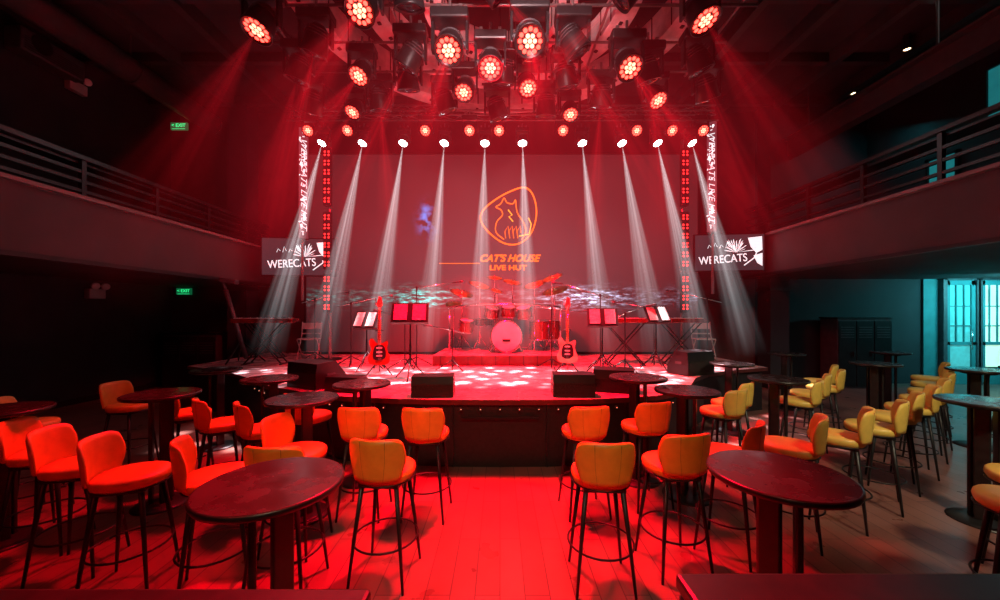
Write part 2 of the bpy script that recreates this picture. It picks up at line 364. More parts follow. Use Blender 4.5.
def screen_mat():
    m=bpy.data.materials.new('led_screen_content'); m.use_nodes=True; nt=m.node_tree; bs=nt.nodes['Principled BSDF']
    bs.inputs['Base Color'].default_value=(.07,.035,.04,1); bs.inputs['Roughness'].default_value=.6
    tc=nt.nodes.new('ShaderNodeTexCoord'); sp=nt.nodes.new('ShaderNodeSeparateXYZ'); nt.links.new(tc.outputs['Object'],sp.inputs[0])
    def gauss(v,c,w):
        d=N(nt,'DIVIDE',N(nt,'SUBTRACT',v,c),w); return N(nt,'POWER',2.718,N(nt,'MULTIPLY',N(nt,'MULTIPLY',d,d),-1.))
    mp=nt.nodes.new('ShaderNodeMapping'); mp.inputs['Scale'].default_value=(1.6,1,6.5); nt.links.new(tc.outputs['Object'],mp.inputs['Vector'])
    n1=nt.nodes.new('ShaderNodeTexNoise'); n1.inputs['Scale'].default_value=2.0; n1.inputs['Detail'].default_value=9; n1.inputs['Roughness'].default_value=.75; nt.links.new(mp.outputs[0],n1.inputs['Vector'])
    gate=N(nt,'ADD',N(nt,'ADD',gauss(sp.outputs[0],-2.0,.6),gauss(sp.outputs[0],2.1,.75)),.12)
    band=N(nt,'MULTIPLY',N(nt,'MULTIPLY',gauss(sp.outputs[2],2.2,.20),gate),N(nt,'POWER',N(nt,'MAXIMUM',N(nt,'MULTIPLY',N(nt,'SUBTRACT',n1.outputs['Fac'],.46),12.),0.),1.7))
    cr=nt.nodes.new('ShaderNodeValToRGB'); e=cr.color_ramp.elements; e[0].position=.30; e[0].color=(.03,.7,.65,1); e[1].position=.75; e[1].color=(.65,.7,1,1)
    nt.links.new(N(nt,'ADD',N(nt,'MULTIPLY',sp.outputs[0],.12),.5),cr.inputs['Fac'])
    blob=N(nt,'MULTIPLY',gauss(sp.outputs[0],-1.8,.18),gauss(sp.outputs[2],4.12,.30))
    n3=nt.nodes.new('ShaderNodeTexNoise'); n3.inputs['Scale'].default_value=4; nt.links.new(tc.outputs['Object'],n3.inputs['Vector'])
    blob=N(nt,'MULTIPLY',blob,N(nt,'MAXIMUM',N(nt,'MULTIPLY',N(nt,'SUBTRACT',n3.outputs['Fac'],.44),6.),0.))
    def scale(col,fac):
        v=nt.nodes.new('ShaderNodeVectorMath'); v.operation='SCALE'
        if isinstance(col,tuple): v.inputs[0].default_value=col
        else: nt.links.new(col,v.inputs[0])
        nt.links.new(fac,v.inputs['Scale']); return v.outputs[0]
    def addv(a,b_):
        v=nt.nodes.new('ShaderNodeVectorMath'); v.operation='ADD'
        for i,q in enumerate((a,b_)):
            if isinstance(q,tuple): v.inputs[i].default_value=q
            else: nt.links.new(q,v.inputs[i])
        return v.outputs[0]
    glow=N(nt,'MULTIPLY',gauss(sp.outputs[0],.3,3.),gauss(sp.outputs[2],2.9,1.5))
    tot=addv(addv(scale(cr.outputs['Color'],band),scale((.03,.32,1.1),blob)),addv((.022,.009,.011),scale((.095,.042,.048),glow)))
    nt.links.new(tot,bs.inputs['Emission Color']); bs.inputs['Emission Strength'].default_value=1.
    return m
scr=empty('led_video_wall',(0,9.3,0))
b=B(); b.box((.05,.03,3.3),(9.7,.06,4.9),screen_mat()); 
b.obj('display_panel',parent=scr)
b=B()
for x in(-4.83,4.93): b.box((x,.05,3.3),(.05,.14,4.98),M_black)
for z in(.84,5.78): b.box((.05,.05,z),(9.8,.14,.05),M_black)
for i in range(9): b.cyl((-4.4+i*1.1,.2,.81),(-4.4+i*1.1,.2,5.8),.03,M_truss,seg=6)
b.obj('frame',parent=scr)
b=B(); pk=[(.38,.70),(.60,.50),(.68,.05),(.55,-.42),(.25,-.68),(-.10,-.68),(-.45,-.45),(-.68,-.15),(-.66,.10),(-.42,.34),(-.02,.58)]
b.path([(p.x,0,p.y) for p in smoothpts([(x,y,0) for x,y in pk])],.020,M_orange,6,True)
cat=[(-.12,-.58,0),(-.32,-.40,0),(-.30,-.15,0),(-.16,.02,0),(-.20,.15,0),(-.32,.22,0),(-.20,.30,0),(-.12,.44,0),(-.05,.33,0),(.10,.30,0),(.16,.40,0),(.18,.22,0),(.22,.05,0),(.35,-.15,0),(.42,-.38,0),(.32,-.58,0)]
b.path([(p.x,0,p.y) for p in smoothpts(cat,False,4)],.014,M_orange,6)
for k in range(4): b.path([(-.08+k*.1,0,-.55),(-.10+k*.1,0,-.38),(-.02+k*.1,0,-.25),(.0+k*.1,0,-.42)],.010,M_orange,5)
b.path([(-.02,0,.15),(.08,0,.02),(.0,0,-.02),(.1,0,-.14)],.014,M_yel,5)
b.path([(.25,0,-.5),(.5,0,-.45),(.55,0,-.2),(.48,0,-.05)],.014,M_yel,5)
b.obj('emblem',(.22,-.05,4.22),parent=scr)
text("CAT'S HOUSE",.24,M_orange,(.22,-.03,3.17),(math.pi/2,0,0),scr,shear=.35,off=.03)
text("LIVE HUT",.17,M_orange,(.2,-.03,2.94),(math.pi/2,0,0),scr,sx=1.3,off=.03)
b=B(); b.box((0,0,0),(1.0,.01,.015),M_orange); b.obj('underline',(-1.0,-.03,3.05),parent=scr)

def tv(loc,rz,w,h):
    e=empty('wall_display',loc,(0,0,rz))
    b=B(); b.box((0,0,0),(w,.07,h),M_black,bev=.01); b.box((0,-.037,0),(w-.06,.005,h-.06),mat('tv_panel',(.02,.02,.022),.2,emit=(.05,.04,.05),es=.6)); b.box((0,.12,0),(.2,.2,.2),M_black)
    rr=random.Random(3)
    for i in range(26):
        a=rr.uniform(.1,2.9); r=rr.uniform(.12,.34); x=.16;z=.0
        b.add([(x,-.043,z),(x+r*1.3*math.cos(a),-.043,z+r*math.sin(a)),(x+r*1.1*math.cos(a+.07),-.043,z+r*.85*math.sin(a+.07))],[(0,1,2)],M_txt)
    for i in range(5):
        x=.05-.13*i; b.path([(x,-.042,.10),(x+.03,-.042,.18+.05*(i%2)),(x+.08,-.042,.13)],.006,M_txt,4)
    b.path([(.32,-.042,-.3),(.55,-.042,-.12),(.62,-.042,.1)],.012,M_txt,4)
    b.add([(.40,-.043,.33),(.70,-.043,.36),(.71,-.043,.05),(.58,-.043,-.02),(.46,-.043,.12)],[(0,1,2,3,4)],M_txt)
    b.add([(.52,-.043,-.08),(.71,-.043,-.02),(.71,-.043,-.32),(.60,-.043,-.25)],[(0,1,2,3)],M_txt)
    b.obj('panel',parent=e)
    text('WERECATS',.26,M_txt,(-.14,-.045,-.16),(math.pi/2,math.radians(-4),0),e,sx=.80,off=.0)
tv((-4.66,8.7,3.12),.12,1.64,.90)
tv((5.3,8.7,3.22),-.12,1.55,.88)

def banner(loc,rz):
    e=empty('vertical_led_banner',loc,(0,0,rz))
    b=B(); b.box((0,0,0),(.22,.06,2.5),M_black,bev=.01); b.box((0,-.033,0),(.19,.006,2.44),mat('banner_panel',(.05,.02,.02),.3,emit=(.10,.03,.04),es=1))
    b.cyl((0,.08,-2.6),(0,.08,1.3),.03,M_truss,seg=8)
    rr=random.Random(5)
    for i in range(40):
        z=rr.uniform(-1.15,1.15); x=rr.uniform(-.08,.04); b.box((x,-.038,z),(rr.uniform(.01,.05),.004,rr.uniform(.01,.08)),M_txt,(0,rr.uniform(-.6,.6),0))
    b.obj('panel',parent=e)
    text('WERECATS LIVE HUT',.17,M_txt,(0,-.04,0),(math.pi/2,math.pi/2,0),e,shear=.4,sx=1.25,off=-.01)
banner((-4.38,8.35,4.7),.7); banner((4.72,8.35,4.85),-.7)
def batten(loc,n):
    b=B(); b.box((0,0,0),(.16,.1,n*.2+.04),M_black,bev=.01)
    for i in range(n):
        z=-n*.1+.1+i*.2
        for dx in(-.04,.04):
            for dz in(-.035,.035): b.disc((dx,-.052,z+dz),(0,-1,0),.024,M_batled,8)
    b.box((0,.03,-n*.1-.0),(.05,.03,.1),M_truss)
    b.obj('led_batten',loc)
for x in(-3.72,3.98):
    batten((x,8.1,4.75),6); batten((x,8.1,3.38),6); batten((x,8.1,2.25),4)
    b=B(); b.cyl((x,8.2,.8),(x,8.2,5.6),.035,M_truss,seg=8); b.cyl((x,8.2,.8),(x,8.2,.83),.25,M_black); b.obj('truss_upright')

# ---------------------------------------------------------------- trusses
def truss(b,p,q,w=.2):
    p,q=Vector(p),Vector(q); L=(q-p).length; n=int(L/.35)
    ofs=[Vector((0,-w/2,-w/2)),Vector((0,w/2,-w/2)),Vector((0,w/2,w/2)),Vector((0,-w/2,w/2))]
    for o in ofs: b.path([p+o,q+o],.018,M_truss,6)
    for i in range(n):
        a=p.lerp(q,i/n); c=p.lerp(q,(i+1)/n)
        for k in range(4): b.path([a+ofs[k],c+ofs[(k+1)%4]],.008,M_truss,4)
b=B(); truss(b,(-4.5,8.1,6.15),(4.6,8.1,6.15)); b.path([(-4.3,7.7,5.98),(4.4,7.7,5.98)],.022,M_truss,8); b.path([(-4.3,7.55,5.70),(4.4,7.55,5.70)],.018,M_truss,8)
for x in(-4.2,-2,0,2,4.2): b.cyl((x,8.1,6.2),(x,8.1,7),.01,M_black,seg=5); b.path([(x,7.55,5.70),(x,7.7,5.98),(x,8.1,6.05)],.01,M_truss,5)
b.obj('lighting_truss')
b=B()
for y in(4.5,5.1,5.8,6.5): b.path([(-3.5,y,6.0),(3.5,y,6.0)],.020,M_truss,8)
for x in(-3.3,-1.5,1.5,3.3): b.path([(x,4.3,6.05),(x,6.7,6.05)],.020,M_truss,8); b.cyl((x,5,6.05),(x,5,7),.012,M_black,seg=5); b.cyl((x,6.3,6.05),(x,6.3,7),.012,M_black,seg=5)
b.obj('lighting_rig')
def ring(r,z,w,h,cy):
    seg=72; vs=[];fs=[]
    for k in range(seg):
        th=2*math.pi*k/seg
        for rr,zz in((r-w/2,z),(r+w/2,z),(r+w/2,z+h),(r-w/2,z+h)): vs.append((rr*math.cos(th),rr*math.sin(th)+cy,zz))
    for k in range(seg):
        l=(k+1)%seg
        for j in range(4): fs.append((k*4+j,k*4+(j+1)%4,l*4+(j+1)%4,l*4+j))
    b=B(); b.add(vs,fs,M_ring,False)
    for k in range(8):
        th=2*math.pi*k/8; b.cyl((r*math.cos(th),cy+r*math.sin(th),z+h),(r*math.cos(th),cy+r*math.sin(th),7),.012,M_black,seg=5)
    for k in range(36):
        th=2*math.pi*k/36; b.box((r*math.cos(th),cy+r*math.sin(th),z-.008),(.05,.05,.02),M_black,(0,0,th))
        for rr in(r-w/2-.004,r+w/2+.004): b.box((rr*math.cos(th),cy+rr*math.sin(th),z+h/2),(.006,.02,h),M_black,(0,0,th))
    b.obj('circular_truss')
ring(.95,6.08,.26,.34,5.3); ring(1.8,6.08,.30,.38,5.2); ring(2.75,6.08,.34,.44,5.1)

# ---------------------------------------------------------------- moving heads
def head_mesh(nm,lens,core):
    b=B(); b.lathe([(0,.2),(.07,.19),(.11,.14),(.135,.05),(.15,-.05),(.16,-.13),(.165,-.15),(.15,-.155),(.145,-.135),(0,-.135)],M_fix,seg=28)
    for k in range(3): b.lathe([(.14-.01*k,.06+.035*k),(.15-.01*k,.065+.035*k),(.14-.01*k,.075+.035*k)],M_grey,seg=28)
    if lens:
        pts=[(0,0)]+[(.05*math.cos(a*math.pi/3),.05*math.sin(a*math.pi/3)) for a in range(6)]+[(.105*math.cos(a*math.pi/6),.105*math.sin(a*math.pi/6)) for a in range(12)]
        for i,(x,y) in enumerate(pts): b.disc((x,y,-.14),(0,0,-1),.023,core if i<7 else lens,10)
    else:
        b.lathe([(0,-.17),(.08,-.16),(.13,-.14)],mat('dark_lens',(.03,.03,.04),.1),seg=24)
    return b.mesh(nm)
H_red=head_mesh('head_red',M_red_led,M_red_core); H_dark=head_mesh('head_dark',None,None); H_white=head_mesh('head_white',M_white_led,M_white_led)
b=B(); b.box((-.19,0,.09),(.03,.09,.34),M_fix,bev=.008); b.box((.19,0,.09),(.03,.09,.34),M_fix,bev=.008); b.box((0,0,.30),(.42,.22,.12),M_fix,bev=.02)
b.cyl((-.19,0,0),(-.15,0,0),.035,M_grey); b.cyl((.15,0,0),(.19,0,0),.035,M_grey)
for x in(-.12,.12): b.box((x,0,.40),(.04,.05,.1),M_truss)
b.cyl((0,0,.36),(0,0,.52),.018,M_truss,seg=8)
YOKE=b.mesh('yoke')
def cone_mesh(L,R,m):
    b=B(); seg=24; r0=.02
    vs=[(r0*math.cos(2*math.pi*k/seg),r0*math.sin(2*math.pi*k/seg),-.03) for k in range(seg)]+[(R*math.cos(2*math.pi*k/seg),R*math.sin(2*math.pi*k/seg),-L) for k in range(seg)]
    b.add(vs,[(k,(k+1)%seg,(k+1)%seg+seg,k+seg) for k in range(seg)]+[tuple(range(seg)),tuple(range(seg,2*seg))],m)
    return b.mesh('emissive_beam')
def mover(name,loc,d,head,sc=1,beam=None):
    e=empty(name,loc); q=Vector(d).to_track_quat('-Z','Y')
    inst('head',head,(0,0,0),q,sc,e); inst('yoke',YOKE,(0,0,0),(0,0,0),sc,e)
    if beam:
        dd=Vector(d).normalized(); inst('emissive_beam',beam,tuple(dd*.15*sc),q,1,e)
    return e
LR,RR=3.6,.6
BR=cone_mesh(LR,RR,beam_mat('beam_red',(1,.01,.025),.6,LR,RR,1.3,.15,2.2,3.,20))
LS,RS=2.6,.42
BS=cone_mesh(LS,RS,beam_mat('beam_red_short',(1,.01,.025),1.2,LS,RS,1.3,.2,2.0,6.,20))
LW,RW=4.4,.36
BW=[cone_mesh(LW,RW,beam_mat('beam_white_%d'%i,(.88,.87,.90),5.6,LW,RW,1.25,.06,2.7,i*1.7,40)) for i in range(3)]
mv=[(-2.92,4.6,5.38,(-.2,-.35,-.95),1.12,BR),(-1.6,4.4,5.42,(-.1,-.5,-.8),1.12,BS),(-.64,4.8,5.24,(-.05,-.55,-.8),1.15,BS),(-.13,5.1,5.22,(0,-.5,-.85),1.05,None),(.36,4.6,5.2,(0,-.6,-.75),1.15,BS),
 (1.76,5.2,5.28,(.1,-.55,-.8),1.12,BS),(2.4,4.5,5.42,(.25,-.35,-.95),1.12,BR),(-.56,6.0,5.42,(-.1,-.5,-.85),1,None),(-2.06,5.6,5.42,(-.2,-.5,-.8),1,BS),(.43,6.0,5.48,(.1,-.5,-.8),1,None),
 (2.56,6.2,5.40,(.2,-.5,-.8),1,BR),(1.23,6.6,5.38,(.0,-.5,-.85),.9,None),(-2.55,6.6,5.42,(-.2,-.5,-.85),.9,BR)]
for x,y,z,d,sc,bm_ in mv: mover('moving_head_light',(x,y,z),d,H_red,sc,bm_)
dk=[(-.95,6.45,5.45,(.3,.2,-.8)),(-3.0,5.6,5.45,(-.3,.1,-.9)),(2.85,5.4,5.45,(.4,.1,-.9)),(.95,4.9,5.35,(.5,.1,-.8)),(-1.25,5.25,5.4,(-.5,.2,-.8)),(1.0,5.7,5.42,(.2,.3,-.9)),(-2.05,6.4,5.45,(0,.3,-.9)),(1.7,6.3,5.45,(0,.3,-.9)),(-.05,6.5,5.35,(.3,.2,-.9)),(-.1,4.3,5.6,(.6,.2,-.5)),(1.5,4.3,5.55,(-.6,.2,-.5)),(3.3,6.0,5.4,(.3,.3,-.8)),(-3.2,6.4,5.4,(-.3,.3,-.8)),(-1.05,4.3,5.5,(0,.3,-.8)),(.05,5.75,5.5,(0,.3,-.8)),(-1.45,5.9,5.5,(0,.3,-.8)),(.8,6.5,5.4,(0,.2,-.8)),(2.25,5.7,5.5,(.2,.2,-.8)),(-2.5,5.1,5.5,(-.3,.2,-.8)),(.45,5.25,5.55,(.2,.3,-.8))]
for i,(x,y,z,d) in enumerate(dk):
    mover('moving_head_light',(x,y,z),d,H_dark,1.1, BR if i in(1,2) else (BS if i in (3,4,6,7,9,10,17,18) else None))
for i,x in enumerate((-3.9,-3.1,-1.52,-.62,-.02,1.28,2.78,3.5,4.13)):
    mover('wash_light',(x,7.7,5.58),(0,-.75,-.5),H_red,.75,None)
row=(-3.55,-2.74,-1.93,-1.11,-.3,.45,1.64,2.43,3.14,3.83)
for i,x in enumerate(row):
    tx=x*1.30-.03; d=Vector((tx-x,-.15,-4.5))
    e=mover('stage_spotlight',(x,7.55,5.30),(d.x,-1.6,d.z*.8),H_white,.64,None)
    inst('emissive_beam',BW[i%3],(0,-.06,-.07),d.to_track_quat('-Z','Y'),1,e)
    spot('stage_spot_lamp',(x,7.40,4.98),(tx*.82,6.2,.8),3400,(1,.78,.82),28,.4,.02,gobo=13)

# ---------------------------------------------------------------- stage haze (self-glowing red volume in place of lit smoke)
def haze():
    m=bpy.data.materials.new('stage_haze_glow'); m.use_nodes=True; nt=m.node_tree
    nt.nodes.remove(nt.nodes['Principled BSDF']); out=nt.nodes['Material Output']; em=nt.nodes.new('ShaderNodeEmission')
    em.inputs['Color'].default_value=(1,.025,.045,1)
    tc=nt.nodes.new('ShaderNodeTexCoord'); sp=nt.nodes.new('ShaderNodeSeparateXYZ'); nt.links.new(tc.outputs['Object'],sp.inputs[0])
    def sq(v,w): 
        q=N(nt,'DIVIDE',v,w); return N(nt,'MULTIPLY',q,q)
    r=N(nt,'ADD',N(nt,'ADD',sq(sp.outputs[0],5.2),sq(sp.outputs[1],2.95)),sq(sp.outputs[2],3.0))
    g=N(nt,'MAXIMUM',N(nt,'SUBTRACT',1.,r),0.)
    nz=nt.nodes.new('ShaderNodeTexNoise'); nz.inputs['Scale'].default_value=.6; nt.links.new(tc.outputs['Object'],nz.inputs['Vector'])
    s=N(nt,'MULTIPLY',N(nt,'MULTIPLY',g,.062),N(nt,'ADD',nz.outputs['Fac'],.5))
    nt.links.new(s,em.inputs['Strength']); nt.links.new(em.outputs[0],out.inputs['Volume'])
    bm=bmesh.new(); bmesh.ops.create_icosphere(bm,subdivisions=4,radius=1)
    for v in bm.verts: v.co=Vector((v.co.x*5.2,v.co.y*2.95,v.co.z*3.0))
    me=bpy.data.meshes.new('stage_haze_glow'); bm.to_mesh(me); bm.free(); me.materials.append(m)
    inst('stage_haze_glow',me,(0,6.2,3.9))
haze()

# ---------------------------------------------------------------- furniture
def stool_mesh(ml,nm):
    b=B(); seg=32
    prof=[(0,.68),(.95,.68),(1.0,.698),(1.02,.718),(1.0,.738),(.94,.75),(.6,.757),(0,.76)]
    vs=[];fs=[]
    for r,z in prof:
        for k in range(seg):
            t=2*math.pi*k/seg; c,s_=math.cos(t),math.sin(t); e=.85
            x=math.copysign(abs(c)**e,c)*.19*max(r,1e-4); y=math.copysign(abs(s_)**e,s_)*.195*max(r,1e-4); vs.append((x,y+.01,z))
    for i in range(len(prof)-1):
        for k in range(seg): l=(k+1)%seg; fs.append((i*seg+k,i*seg+l,(i+1)*seg+l,(i+1)*seg+k))
    b.add(vs,fs,ml,True)
    nu,nv=24,9; vs=[];fs=[]
    def P(u,v,off):
        ww=.84+.16*min(1,v*2.2)-.12*abs(u)**4*max(0,v-.7)*3
        a=math.radians(-90+u*50*ww); R=.212+.028*v+off
        top=1.0-.04*abs(u)**6; z=.72+(top-.72)*v
        return (R*math.cos(a),R*math.sin(a)+.025,z)
    for off in(0,.028):
        for j in range(nv):
            for i in range(nu):
                u=-1+2*i/(nu-1); v=j/(nv-1)
                ed=min(1,(1-abs(u))*6+.25)*min(1,(1-v)*5+.25)
                o=.014+(off-.014)*(ed**.5)
                vs.append(P(u,v,o))
    n=nu*nv
    for j in range(nv-1):
        for i in range(nu-1):
            a=j*nu+i; fs.append((a,a+1,a+nu+1,a+nu)); fs.append((n+a,n+a+nu,n+a+nu+1,n+a+1))
    for i in range(nu-1): fs.append((i,n+i,n+i+1,i+1)); a=(nv-1)*nu+i; fs.append((a,a+1,n+a+1,n+a))
    for j in range(nv-1):
        a=j*nu; fs.append((a,a+nu,n+a+nu,n+a)); a=j*nu+nu-1; fs.append((a,n+a,n+a+nu,a+nu))
    b.add(vs,fs,ml,True)
    for u in(-.36,.36): b.path([P(u,v/6*.95,.0265) for v in range(7)],.0022,M_seam,4)
    b.path([(.193*math.cos(t*math.pi/12),.01+.197*math.sin(t*math.pi/12),.681) for t in range(24)],.006,M_black,5,True)
    b.box((0,0,.665),(.27,.27,.025),M_black)
    for sx in(-1,1):
        for sy in(-1,1):
            b.path([(sx*.115,sy*.115,.68),(sx*.153,sy*.152,.33),(sx*.185,sy*.183,.0)],[.017,.013,.009],M_black,8)
    b.path([(.217*math.cos(t*math.pi/16),.215*math.sin(t*math.pi/16),.27) for t in range(32)],.007,M_black,6,True)
    return b.mesh(nm)
STA=stool_mesh(M_leather,'bar_stool'); STB=stool_mesh(M_leather_lit,'bar_stool_lit')
def stool(x,y,face,me=None):
    inst('bar_stool',me or STA,(x,y,0),(0,0,math.radians(face+random.uniform(-4,4))))
st=[(-.79,2.6,-4),(-1.87,2.48,-55),(-2.46,2.5,-75),(-3.0,2.68,-70),(-3.5,2.9,-70),(-2.72,3.68,-40),(-2.2,3.5,-40),(-3.4,4.08,-30),(-1.40,2.47,5),(-1.23,3.42,0),(-.66,3.4,0),
 (-1.58,2.92,-90),(-4.35,4.4,-90),(-2.0,3.95,-20),
 (.68,2.54,0),(1.24,2.7,10),(.77,3.45,5),(1.38,3.6,10),(1.75,2.88,45)]
for s in st: stool(*s)
for s in [(-4.6,3.65,-60),(2.36,3.05,50),(2.45,4.15,30),(2.8,4.55,35),(3.0,2.12,50),(2.97,3.3,50),(3.56,3.58,50),(4.12,3.95,50),(4.7,4.3,50),(5.35,4.75,50),(3.7,4.65,45),(4.2,5.1,50),(4.75,5.5,50),(5.1,6.0,50),(5.95,5.2,50),(6.6,5.75,50),(7.2,6.3,50),(-4.1,3.3,-60),(3.5,2.45,50),(6.3,4.55,70)]: stool(*s,STB)

def table_mesh(nm,H):
    b=B(); b.lathe([(0,H-.035),(.27,H-.035),(.295,H-.028),(.30,H-.015),(.298,H-.003),(.29,H)],M_blackwood,seg=48)
    b.lathe([(.29,H),(.15,H+.0005),(0,H+.0005)],M_tabletop,seg=48)
    for k in range(3):
        a=math.radians(90+120*k); r=.075
        b.box((r*math.cos(a),r*math.sin(a),(H-.02)/2),(.03,.095,H-.05),M_blackwood,(0,0,a),bev=.008)
    b.cyl((0,0,H-.06),(0,0,H-.03),.16,M_black,seg=24)
    b.lathe([(0,.035),(.10,.033),(.20,.02),(.225,.008),(.225,0),(0,0)],M_black,seg=40)
    return b.mesh(nm)
TM=table_mesh('bar_table',1.05); TM2=table_mesh('bar_table_tall',1.12)
for x,y in [(-1.02,1.68),(1.32,1.78),(-1.77,3.36),(-1.5,4.08),(-3.21,3.56),(1.85,3.72),(3.25,4.39),(-2.7,4.4),(-3.85,5.1),(3.55,5.75),(5.5,7.2),(5.75,5.75),(7.7,7.4),(4.2,3.25),(-3.95,2.95),(6.5,5.1),(7.4,5.2)]:
    inst('bar_table',TM,(x,y,0),(0,0,random.uniform(-.15,.15)))
inst('bar_table',TM2,(1.5,4.08,0))

def rail(x0,x1,y,name='booth_partition'):
    b=B(); w=x1-x0; b.box((w/2,0,.985),(w,.16,.05),M_blackwood,bev=.012); b.box((w/2,0,.48),(w-.04,.08,.94),M_blackwood)
    n=max(1,int(w/.45))
    for i in range(n+1): b.box((.03+i*(w-.06)/n,0,.48),(.06,.11,.96),M_black,bev=.006)
    b.obj(name,(x0,y,0))
rail(-1.6,-.37,1.005); rail(.535,3.2,1.07)

# ---------------------------------------------------------------- instruments
def drumkit(loc):
    b=B()
    def drum(c,ax,r,h):
        ax=Vector(ax).normalized(); c=Vector(c); 
        b.lathe([(r,-h/2),(r,h/2)],M_shell,c,ax,28)
        for s_ in(-1,1):
            b.lathe([(0,s_*(h/2+.001)),(r-.015,s_*(h/2+.001))],M_drumhead,c,ax,28)
            b.path([c+ax*(s_*h/2)+ax.to_track_quat('Z','Y')@Vector(((r+.006)*math.cos(t*math.pi/12),(r+.006)*math.sin(t*math.pi/12),0)) for t in range(24)],.012,M_chrome,5,True)
        q=ax.to_track_quat('Z','Y')
        for k in range(8):
            t=k*math.pi/4+.2; o=q@Vector((math.cos(t)*(r+.012),math.sin(t)*(r+.012),0)); b.path([c+o-ax*h*.45,c+o+ax*h*.45],.006,M_chrome,5)
    drum((0,-.1,.34),(0,1,0),.32,.42)
    b.path([(-.24,-.3,.15),(-.36,-.4,0)],.01,M_chrome,5); b.path([(.24,-.3,.15),(.36,-.4,0)],.01,M_chrome,5)
    b.box((0,-.325,.26),(.16,.004,.05),M_black); 
    drum((-.3,0,.84),(.15,-.3,1),.15,.2); drum((.05,-.02,.86),(0,-.3,1),.15,.2); drum((.38,0,.84),(-.15,-.3,1),.165,.22)
    drum((.72,.2,.45),(0,0,1),.21,.40); drum((-.5,.35,.62),(0,0,1),.18,.15); drum((1.0,.45,.45),(0,0,1),.22,.42); drum((-.85,.05,.55),(.1,-.2,1),.15,.25)
    for x,y in((.72,.2),(1.0,.45)):
        for a in(0,2.1,4.2): b.path([(x+.23*math.cos(a),y+.23*math.sin(a),.5),(x+.25*math.cos(a),y+.25*math.sin(a),0)],.009,M_chrome,5)
    b.path([(-.1,0,.6),(-.28,0,.85)],.012,M_chrome,5); b.path([(.1,0,.6),(.2,0,.85)],.012,M_chrome,5)
    for x,y,z,r,tl in((-.95,.1,1.25,.26,.3),(-.55,-.15,1.4,.24,.35),(.15,.3,1.5,.22,.2),(.6,-.1,1.42,.25,-.35),(1.05,.1,1.3,.28,-.3),(-1.15,.3,1.0,.18,.05),(-1.15,.3,1.03,.18,.0),(.95,-.2,1.55,.22,-.4),(-.2,-.2,1.28,.13,.3),(-.25,.35,1.6,.18,.1)):
        ax=Vector((tl,-.35,1)); b.lathe([(0,.035),(.03,.03),(.035,.015),(r*.6,.008),(r,0),(r*.6,.003),(0,.01)],M_brass,(x,y,z),ax,28)
        b.path([(x,y,z+.06),(x,y+.05,z-.05),(x*1.02,y+.2,.15)],.011,M_chrome,6)
        for a in(0.3,2.4,4.5): b.path([(x*1.02,y+.2,.35),(x*1.02+.22*math.cos(a),y+.2+.22*math.sin(a),.01)],.009,M_chrome,5)
    b.lathe([(0,.45),(.17,.45),(.18,.49),(.16,.52),(0,.53)],M_black,(0,.6,0),seg=20); b.cyl((0,.6,.1),(0,.6,.46),.02,M_chrome)
    for a in(0,2.1,4.2): b.path([(0,.6,.25),(.22*math.cos(a),.6+.22*math.sin(a),.01)],.01,M_chrome,5)
    b.path([(-1.2,.0,.95),(-.5,-.15,1.0),(.5,-.15,1.0),(1.15,0,.95)],.02,M_chrome,8)
    b.path([(-1.2,0,.95),(-1.2,.0,0)],.02,M_chrome,8); b.path([(1.15,0,.95),(1.15,0,0)],.02,M_chrome,8)
    b.obj('drum_kit',loc)
drumkit((.13,7.95,1.0))

def guitar(loc,rz,mb,L=1.12):
    b=B()
    out=[(-.05,.0),(-.15,.03),(-.175,.12),(-.14,.21),(-.125,.27),(-.155,.35),(-.15,.42),(-.11,.44),(-.06,.38),(-.03,.36),(.03,.36),(.07,.37),(.12,.40),(.14,.36),(.125,.28),(.14,.2),(.17,.12),(.15,.03),(.06,.0)]
    o=smoothpts([(x,z,0) for x,z in out],True,4)
    tf=Matrix.Rotation(math.pi/2,4,'X'); b.prism([(p.x,p.y) for p in o],-.02,.025,mb,mb,tf)
    pg=smoothpts([(-.09,.1,0),(-.07,.3,0),(.06,.32,0),(.1,.22,0),(.08,.1,0)],True,4)
    b.prism([(p.x,p.y) for p in pg],.022,.029,M_black,None,tf)
    b.box((0,-.03,.33+.32),(.05,.025,.64),M_maple,bev=.005); 
    for k in range(14): b.box((0,-.044,.42+k*.038),(.05,.003,.004),M_chrome)
    b.prism([(-.03,.96),(.03,.96),(.05,1.0),(.04,L),(-.01,L+.03),(-.045,1.02)],.01,.03,M_maple,None,tf)
    for k in range(5): b.cyl((-.045,-.02,1.0+k*.025),(-.07,-.02,1.0+k*.025),.009,M_chrome,seg=8)
    for z in(.15,.21,.28): b.box((0,-.034,z),(.09,.012,.022),M_white)
    b.box((0,-.034,.09),(.09,.014,.03),M_chrome)
    for k in range(4): b.path([(-.015+k*.01,-.048,.09),(-.012+k*.008,-.046,1.0)],.0015,M_chrome,4)
    T=Matrix.Translation((0,.02,.16))@Matrix.Rotation(-.15,4,'X')
    b.v=[tuple(T@Vector(v)) for v in b.v]
    b.path([(0,.2,.75),(0,.09,.3),(0,.10,.15)],.012,M_black,6)
    for p in((-.2,-.12),(.2,-.12),(0,.35)): b.path([(0,.1,.25),(p[0],p[1],.01)],.010,M_black,6)
    for x in(-.08,.08): b.path([(0,.1,.18),(x,.05,.13),(x,-.06,.12),(x,-.07,.16)],.010,M_black,6)
    b.path([(-.06,.12,.72),(0,.2,.74),(.06,.12,.72)],.010,M_black,6)
    b.obj('electric_guitar',loc,(0,0,rz))
guitar((-1.98,6.15,.8),.3,M_gred); guitar((1.15,6.4,.8),-.2,M_gcream)

